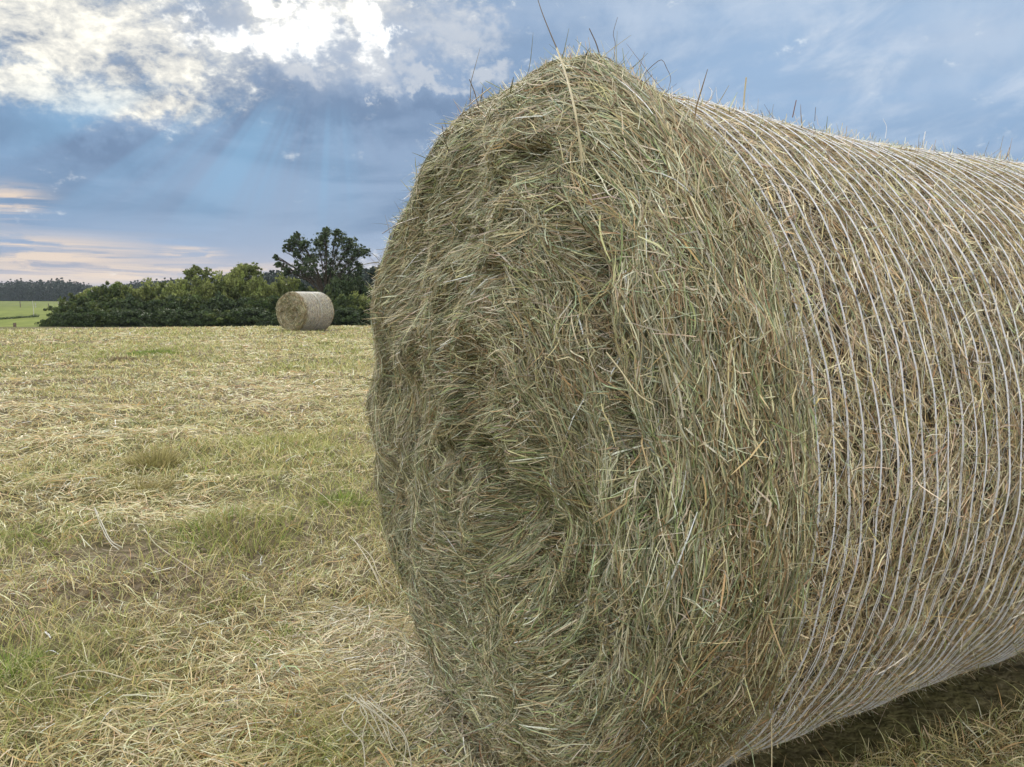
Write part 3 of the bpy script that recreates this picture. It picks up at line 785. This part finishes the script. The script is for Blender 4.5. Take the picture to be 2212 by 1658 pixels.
CROWN = [(708, 512, 17), (688, 525, 18), (655, 528, 15), (637, 522, 13), (620, 534, 12), (735, 520, 18), (758, 526, 15), (778, 545, 17), (786, 545, 12), (745, 545, 24), (700, 548, 26), (668, 552, 20), (715, 575, 26), (752, 572, 20),
         (764, 596, 15), (680, 580, 20), (645, 578, 15), (622, 586, 11), (604, 572, 8), (596, 557, 6), (700, 600, 22), (735, 600, 22), (660, 596, 10), (775, 575, 9), (642, 548, 10), (706, 500, 8), (640, 508, 7), (728, 504, 9), (772, 605, 8)]
tree('broadleaf_tree', 'tallest tree, open dark crown fanning out above the hedge behind the smaller bale', 702, 57, 492, CROWN, TREE_COLS, .18, .3, .052, 58, 1.5,
     twigs=[[(655, 590), (640, 560), (628, 535), (618, 520)], [(648, 575), (632, 555), (620, 548), (612, 545)], [(650, 597), (630, 585), (612, 575)], [(640, 560), (636, 548), (632, 540)]])
tree('young_tree', 'slim light green tree above the hedge, leftmost of its two', 432, 61, 572, [(428, 582, 12), (418, 590, 14), (440, 590, 15), (448, 600, 15), (410, 602, 13), (430, 602, 18)], LIGHT_COLS, .1, .4, .065, 60, .9, group='young trees above the hedge')
tree('young_tree', 'slim light green tree above the hedge, nearer the tallest tree', 540, 61, 570, [(549, 577, 11), (536, 581, 12), (557, 588, 13), (520, 586, 14), (543, 594, 18), (505, 594, 14)], LIGHT_COLS, .1, .4, .065, 60, .9, group='young trees above the hedge')
put_shrub(712, 592, 46, 55.6, 6, 'very dark wide shrub under the crown of the tallest tree')
put_shrub(668, 612, 40, 58, 7, 'dark shrub left of the tallest tree trunk')
put_shrub(757, 602, 34, 58, 8, 'dark shrub right of the tallest tree trunk')

# far wood: pines and firs that read as one dark belt
def conifer(acc, x, y, z, h, w, tiers, pine):
    n = tiers
    t = np.linspace(.12, 1, n)
    Cc, Rd = [], []
    for i, tt in enumerate(t):
        rr = w * ((1 - tt) ** (.45 if pine else .9) * 1.0 + .06)
        k = 6 if tt < .85 else 2
        a = rng.random(k) * 6.28
        q = np.stack([x + np.cos(a) * rr * .6, y + np.sin(a) * rr * .6, np.full(k, z + h * tt) - rr * .15], -1)
        Cc.append(q); Rd.append(np.full(k, rr * .7 + .25))
    Cc = np.concatenate(Cc); Rd = np.concatenate(Rd)
    acc.add(*leaves(Cc, Rd, 16, .020 * h + .12, [(.018, .032, .02), (.025, .04, .024), (.015, .026, .017)], .8))
acc = Acc()
def forest_edge(px):      # (distance, top row) along the belt
    Yd = np.interp(px, [-300, 0, 250, 560, 820, 1100], [470, 440, 380, 260, 180, 170])
    tp = np.interp(px, [-300, 0, 130, 190, 210, 240, 300, 420, 560, 600, 640, 760, 830, 1100], [606, 607, 603, 612, 620, 616, 606, 598, 592, 584, 590, 588, 572, 565])
    return Yd, tp
tr = Acc()
for row in range(4):
    px = -260.0
    while px < 1090:
        Yd, tp = forest_edge(px)
        Y = Yd * (1 + .05 * row) + rng.normal(0, 4)
        q = at(px, tp + 4 + 5 * abs(rng.normal()) * (-1 if rng.random() < .25 else 1) * .6 + (0 if row else 2), Y); z = float(gz(q[0:1], np.array([Y]), False)[0])
        h = max(q[2] - z, 3)
        conifer(acc, q[0], Y, z, h, h * rng.uniform(.2, .34), 9, rng.random() < .5)
        tr.add(*tube1([(q[0], Y, z - .5), (q[0], Y, z + h * .9)], h * .012, h * .005, (.02, .02, .018), 5))
        px += rng.uniform(3, 7) * (1.15 if row else 1)
o = link('far_wood', acc.mesh('far_wood'), M_LEAF); o['kind'] = 'stuff'
t_ = link('trunk', tr.mesh('trunk', True), M_LEAF, o); t_['kind'] = 'stuff'
def pine(px, top, Y, hw, label):
    p = at(px, top, Y); z = float(gz(p[0:1], np.array([Y]), False)[0]); h = p[2] - z
    root = thing('pine_tree', label, 'pine tree', (p[0], Y, z), 0, 'pines beyond the hedge by the large bale')
    a = Acc(); conifer(a, 0, 0, 0, h, hw / FPX * Y, 13, True); link('crown', a.mesh('crown'), M_LEAF, root)
    a = Acc(); a.add(*tube1([(0, 0, -.3), (0, 0, h * .92)], .16, .04, (.06, .05, .04), 7)); link('trunk', a.mesh('trunk', True), M_BARK, root)
pine(822, 577, 105, 15, 'dark pine beyond the hedge, left of the pine touching the large bale')
pine(842, 566, 105, 17, 'dark pine beyond the hedge, half hidden by the large bale')
pine(806, 584, 108, 12, 'smallest dark pine beyond the hedge, between the tallest tree and the large bale')

# ------------------------------------------------------------------ posts and fence on the meadow
p = at(32, 707, 37.5); z = float(gz(p[0:1], np.array([37.5]))[0]); h = at(32, 698, 37.5)[2] - z
acc = Acc(); acc.add(*tube1([(0, 0, -.1), (.004, 0, h * .5), (.0, 0, h - .01), (0, 0, h)], .07, .066, (1, 1, 1), 10))
V = acc.V[0]; nv = len(V)
me = acc.mesh('wooden_post'); import bmesh
bm = bmesh.new(); bm.from_mesh(me); bmesh.ops.holes_fill(bm, edges=[e for e in bm.edges if e.is_boundary]); bm.to_mesh(me); bm.free()
tag(link('wooden_post', me, M_WOOD, loc=(p[0], 37.5, z)), 'short dark wooden post at the edge of the green meadow', 'post')
p = at(72, 668, 92); z = float(gz(p[0:1], np.array([92.]))[0])
root = thing('marker_pole', 'thin bare pole with weeds at its foot in the middle of the green meadow', 'pole', (p[0], 92, z))
hp = at(72, 650, 92)[2] - z
acc = Acc(); acc.add(*tube1([(0, 0, -.1), (.02, 0, hp * .6), (-.06, 0, hp)], .035, .022, (1, 1, 1), 7)); link('pole', acc.mesh('pole', True), M_PALEPOST, root)
V, F, Cc = leaves(np.stack([rng.normal(0, .3, 14), rng.normal(0, .2, 14), np.abs(rng.normal(.12, .1, 14))], -1), .2, 20, .06, [(.06, .09, .03), (.1, .11, .04)])
link('weeds', raw_mesh('weeds', V, F, Cc), M_LEAF, root)
FD = 175.0
p0 = at(60, 650, FD); zf = float(gz(p0[0:1], np.array([FD]))[0])
fence = thing('wire_fence', 'thin wire fence with pale posts along the far edge of the green meadow', 'fence', (p0[0], FD, zf))
posts = [(-60, 1.1, 0), (-20, 1.2, 0), (43, 1.35, 0), (76, 1.0, 1), (104, .9, 0), (126, 1.75, 1), (141, 1.3, 1), (185, 1.3, 0)]
tops = []
for (px, hh, pale) in posts:
    q = at(px, 650, FD); zz = float(gz(q[0:1], np.array([FD]))[0]) - zf; x = q[0] - p0[0]
    acc = Acc(); acc.add(*tube1([(x, 0, zz - .2), (x + .01, 0, zz + hh * .5), (x, 0, zz + hh)], .085, .075, (1, 1, 1), 7))
    link('post', acc.mesh('post', True), M_PALEPOST if pale else M_WOOD, fence); tops.append((x, zz))
acc = Acc()
for hh in (.45, .8, 1.1):
    for (a, b) in zip(tops[:-1], tops[1:]):
        acc.add(*tube1(spline([(a[0], -.09, a[1] + hh), ((a[0] + b[0]) / 2, -.09, (a[1] + b[1]) / 2 + hh - .05), (b[0], -.09, b[1] + hh)], 6), .02, .02, (1, 1, 1), 4))
link('wire', acc.mesh('wire', True), M_WIRE, fence)
# rank grass along the ditch on the meadow
cc = []
for t in np.linspace(0, 1, 90):
    q = at(-10 + 90 * t, 679 - 11 * t ** .8 + rng.normal(0, .4), 80 + 12 * t); zz = float(gz(q[0:1], q[1:2])[0]); cc.append((q[0], q[1], zz + .08))
V, F, Cc = leaves(np.array(cc), .22, 16, .07, [(.055, .085, .022), (.075, .10, .03)])
o = link('ditch_grass', raw_mesh('ditch_grass', V, F, Cc), M_LEAF); o['kind'] = 'stuff'

# ------------------------------------------------------------------ sky
EXPO = 1.0
SUN_AZ, SUN_EL = -13.0, 24.0
def build_world():
    w = bpy.data.worlds.new('World'); scene.world = w; w.use_nodes = True
    nt = w.node_tree; N, L = nt.nodes, nt.links; N.clear()
    out = N.new('ShaderNodeOutputWorld'); bg = N.new('ShaderNodeBackground'); bg.inputs['Strength'].default_value = .1
    L.new(bg.outputs[0], out.inputs[0])
    def m(op, a, b=None, c=None, clamp=False):
        n = N.new('ShaderNodeMath'); n.operation = op; n.use_clamp = clamp
        for i, v in enumerate((a, b, c)):
            if v is None: continue
            if hasattr(v, 'node'): L.new(v, n.inputs[i])
            else: n.inputs[i].default_value = v
        return n.outputs[0]
    def add(a, b): return m('ADD', a, b)
    def mul(a, b): return m('MULTIPLY', a, b)
    def sm(x, a, b, lo=0., hi=1.):
        n = N.new('ShaderNodeMapRange'); n.interpolation_type = 'SMOOTHSTEP'
        L.new(x, n.inputs['Value']); n.inputs['From Min'].default_value = a; n.inputs['From Max'].default_value = b
        n.inputs['To Min'].default_value = lo; n.inputs['To Max'].default_value = hi
        return n.outputs[0]
    def mix(f, a, b):
        n = N.new('ShaderNodeMix'); n.data_type = 'RGBA'
        if hasattr(f, 'node'): L.new(f, n.inputs[0])
        else: n.inputs[0].default_value = f
        for i, v in ((6, a), (7, b)):
            if hasattr(v, 'node'): L.new(v, n.inputs[i])
            else: n.inputs[i].default_value = (*v, 1)
        return n.outputs[2]
    tc = N.new('ShaderNodeTexCoord'); sp = N.new('ShaderNodeSeparateXYZ'); L.new(tc.outputs['Generated'], sp.inputs[0])
    x, y, z = sp.outputs
    az = mul(m('ARCTAN2', x, y), 180 / math.pi); el = mul(m('ARCSINE', z), 180 / math.pi)
    zz = add(m('MAXIMUM', z, 0.0), .16)
    qx, qy = m('DIVIDE', x, zz), m('DIVIDE', y, zz)
    def vec(a, b, c=0.):
        n = N.new('ShaderNodeCombineXYZ')
        for i, v in enumerate((a, b, c)):
            if hasattr(v, 'node'): L.new(v, n.inputs[i])
            else: n.inputs[i].default_value = v
        return n.outputs[0]
    def nz(v, scale, det=6, rough=.55, dist=0., lac=2.0):
        n = N.new('ShaderNodeTexNoise'); n.inputs['Scale'].default_value = scale; n.inputs['Detail'].default_value = det
        n.inputs['Roughness'].default_value = rough; n.inputs['Distortion'].default_value = dist; n.inputs['Lacunarity'].default_value = lac
        L.new(v, n.inputs['Vector']); return n.outputs['Fac']
    plane = vec(qx, qy)
    angv = vec(mul(az, .1), mul(el, .1))
    wob1 = m('SUBTRACT', nz(angv, 1.6, 5, .6), .5); wob2 = m('SUBTRACT', nz(vec(mul(az, .1), mul(el, .1), 7.), 1.6, 5, .6), .5)
    wf1 = m('SUBTRACT', nz(angv, 6, 5, .65), .5)
    azw = add(az, add(mul(wob1, 14.), mul(wf1, 4.))); elw = add(el, add(mul(wob2, 8.), mul(wf1, 3.)))
    def blob(px, py, rx, ry, soft=True, ww=True):
        a, e = azel(px, py); a1, _ = azel(px + rx, py); _, e1 = azel(px, py - ry)
        sa, se = abs(a1 - a), abs(e1 - e)
        da = mul(m('SUBTRACT', azw if ww else az, a), 1 / sa); de = mul(m('SUBTRACT', elw if ww else el, e), 1 / se)
        return m('EXPONENT', mul(add(mul(da, da), mul(de, de)), -1.))
    def mx(*a):
        o = a[0]
        for b in a[1:]: o = m('MAXIMUM', o, b)
        return o
    # clear air: blue, paler low down, lighter to the right
    lowf = sm(el, 0, 7); hif = sm(el, 6, 20)
    base = mix(lowf, (.27, .38, .58), (.195, .33, .535)); base = mix(hif, base, (.215, .35, .555))
    rightf = mul(sm(az, -3, 22), sm(el, 4, 14)); base = mix(mul(rightf, .8), base, (.37, .53, .75))
    sky = N.new('ShaderNodeTexSky'); sky.sky_type = 'NISHITA'; sky.sun_disc = False
    sky.sun_elevation = R_(SUN_EL); sky.sun_rotation = R_(SUN_AZ)
    vm = N.new('ShaderNodeVectorMath'); vm.operation = 'SCALE'; vm.inputs['Scale'].default_value = .10
    L.new(sky.outputs[0], vm.inputs[0])
    base = mix(.05, base, vm.outputs[0])
    # flat grey-blue veils drawn out along the horizon
    stre = nz(vec(mul(az, .035), mul(el, .16), 3.), 2.4, 6, .55, .4)
    base = mix(mul(mul(sm(stre, .42, .70), .6), sm(az, 6, -8, .25, 1.)), base, (.165, .265, .42))
    stre2 = nz(vec(add(mul(az, .03), mul(el, .02)), mul(el, .20), 9.), 2.6, 7, .6, .6)
    base = mix(mul(sm(stre2, .52, .72), .38), base, (.38, .50, .69))
    # soft white streaks high on the right, rising to the right
    diag = vec(add(mul(az, .06), mul(el, .02)), m('SUBTRACT', mul(el, .15), mul(az, .045)), 1.)
    ds = nz(diag, 2.0, 8, .62, .5)
    base = mix(mul(mul(sm(ds, .42, .70), rightf), .75), base, (.60, .69, .82))
    tr_ = mx(blob(1500, 20, 420, 60), blob(2150, 60, 260, 110)); base = mix(mul(tr_, .5), base, (.60, .69, .82))
    # pink cream bands on the left over the wood
    pinkm = mx(blob(60, 545, 260, 34, True, False), blob(330, 592, 400, 24, True, False), blob(20, 440, 70, 34, True, False), blob(410, 548, 70, 14, True, False))
    pk = nz(vec(add(mul(az, .05), mul(wf1, .15)), mul(el, .60), 21.), 2.2, 8, .62, .6)
    base = mix(mul(sm(el, 4.0, .3), mul(sm(az, 0, -14), .55)), base, (.70, .58, .53))
    base = mix(mul(sm(pk, .42, .60), m('MINIMUM', mul(pinkm, 1.2), .85)), base, (.90, .73, .58))
    # slate cloud bank
    cf2 = nz(vec(mul(az, .1), mul(el, .13), 4.), 3.2, 9, .6, .3)
    slate = mx(blob(560, 200, 210, 90), blob(760, 240, 240, 60), blob(110, 320, 220, 40), blob(980, 230, 120, 50))
    base = mix(m('MINIMUM', mul(mul(slate, sm(cf2, .25, .6, .6, 1.15)), .9), .85), base, (.175, .265, .42))
    # broken cloud, lit from behind: rolls that follow the cloud layer, finer puffs on top
    puff = vec(add(mul(az, .10), mul(el, .05)), m('SUBTRACT', mul(el, .16), mul(az, .03)), 2.)
    cn = nz(puff, 2.3, 12, .66, .25); cf = nz(puff, 8.0, 9, .66, .2)
    cm = add(mul(cn, .62), mul(cf, .38))
    lit = mx(blob(120, 40, 420, 130), blob(60, 195, 240, 62), blob(300, 205, 150, 46), blob(340, 120, 110, 80), mul(blob(700, 0, 260, 90), .9))
    litm = sm(add(lit, mul(m('SUBTRACT', cm, .5), 2.2)), .12, 1.0)
    bright = mx(blob(110, 185, 260, 80), blob(620, 30, 330, 90), mul(blob(100, 60, 400, 120), .7))
    sh = add(cm, mul(bright, .10))
    warm = mix(sm(sh, .42, .58), (.27, .32, .40), (.80, .79, .74))
    warm = mix(sm(sh, .55, .68), warm, (1.2, 1.15, 1.0))
    col = mix(mul(litm, .96), base, warm)
    # soft white fringes on the right of the sun
    fr = mx(blob(980, 60, 130, 80), blob(830, 150, 110, 50), blob(950, 165, 70, 26), blob(1050, 165, 60, 36), mul(blob(770, 205, 16, 14), .9), blob(650, 140, 60, 30))
    frm = sm(add(fr, mul(m('SUBTRACT', cm, .5), 2.4)), .35, 1.0)
    col = mix(mul(frm, .72), col, (.64, .68, .74))
    # gaps round the sun
    gl = mx(blob(530, 66, 140, 40), blob(650, 50, 100, 55), blob(815, 60, 45, 70), blob(855, 100, 45, 20), blob(690, 0, 240, 26), mul(blob(420, 30, 60, 30), .8))
    glm = sm(add(gl, mul(m('SUBTRACT', cm, .5), 3.2)), .25, 1.45)
    halo = mx(blob(600, 60, 240, 90), blob(815, 70, 110, 90))
    col = mix(mul(halo, .5), col, (.80, .80, .80))
    col = mix(glm, col, (2.0, 1.95, 1.8))
    # crepuscular rays below the gaps
    sa, se = azel(720, 0)
    ang = m('ARCTAN2', m('SUBTRACT', az, sa), m('SUBTRACT', se, el))
    rn = nz(vec(mul(ang, 1.6), 0., .3), 3.0, 3, .5)
    raym = mul(mul(sm(rn, .40, .62), mul(sm(el, 3, 9), sm(el, 14.5, 11))), mul(sm(az, -36, -28), sm(az, -8, -15)))
    col = mix(mul(raym, .55), col, (.27, .50, .74))
    # the rest of the sky, over and behind the camera: unseen cloud, brightened to light bale and ground
    over = mx(sm(el, 25, 42), sm(m('ABSOLUTE', az), 62, 95))
    fill_cloud = mix(sm(cn, .35, .65), (1.22, 1.28, 1.36), (2.2, 2.16, 2.1))
    col = mix(over, col, fill_cloud)
    col = mix(sm(el, -1, -4), col, (.15, .14, .08))
    k = N.new('ShaderNodeVectorMath'); k.operation = 'SCALE'; k.inputs['Scale'].default_value = 10. / 2 ** EXPO
    L.new(col, k.inputs[0]); L.new(k.outputs[0], bg.inputs['Color'])
    w.cycles.sampling_method = 'MANUAL'; w.cycles.sample_map_resolution = 1024
build_world()
sl = bpy.data.lights.new('sun', 'SUN'); sl.energy = 1.5; sl.angle = R_(18); sl.color = (1, .94, .84)
so = bpy.data.objects.new('sun', sl); COL.objects.link(so)
dv = Vector((math.sin(R_(SUN_AZ)) * math.cos(R_(SUN_EL)), math.cos(R_(SUN_AZ)) * math.cos(R_(SUN_EL)), math.sin(R_(SUN_EL))))
so.rotation_euler = dv.to_track_quat('Z', 'Y').to_euler()

# ------------------------------------------------------------------ the air
def build_haze():
    m, nt = new_mat('haze_air'); N, L = nt.nodes, nt.links
    out = N.new('ShaderNodeOutputMaterial'); v = N.new('ShaderNodeVolumePrincipled')
    v.inputs['Color'].default_value = (.72, .82, .95, 1); v.inputs['Density'].default_value = .00016; v.inputs['Anisotropy'].default_value = .2
    L.new(v.outputs[0], out.inputs['Volume'])
    x0, x1, y0, y1, z0, z1 = -950, 950, -950, 950, -4, 24
    V = np.array([(x, y, z) for z in (z0, z1) for x, y in ((x0, y0), (x1, y0), (x1, y1), (x0, y1))], float)
    F = np.array([(0, 3, 2, 1), (4, 5, 6, 7), (0, 1, 5, 4), (1, 2, 6, 5), (2, 3, 7, 6), (3, 0, 4, 7)])
    o = link('haze', raw_mesh('haze', V, F), m); o['kind'] = 'stuff'
if HAZE: build_haze()

# ------------------------------------------------------------------ camera
cd = bpy.data.cameras.new('camera'); cam = bpy.data.objects.new('camera', cd); COL.objects.link(cam)
cd.sensor_width = 36; cd.lens = FPX / 2212 * 36; cd.clip_start = .05; cd.clip_end = 3000
cam.location = (0, 0, CAM_H); cam.rotation_euler = (math.pi / 2 - PITCH, 0, 0)
scene.camera = cam
scene.view_settings.view_transform = 'Standard'; scene.view_settings.look = 'None'
scene.view_settings.exposure = EXPO; scene.view_settings.gamma = 1
scene.render.engine = 'CYCLES'
scene.cycles.max_bounces = 6; scene.cycles.diffuse_bounces = 3; scene.cycles.transmission_bounces = 4; scene.cycles.transparent_max_bounces = 8
scene.cycles.use_denoising = True
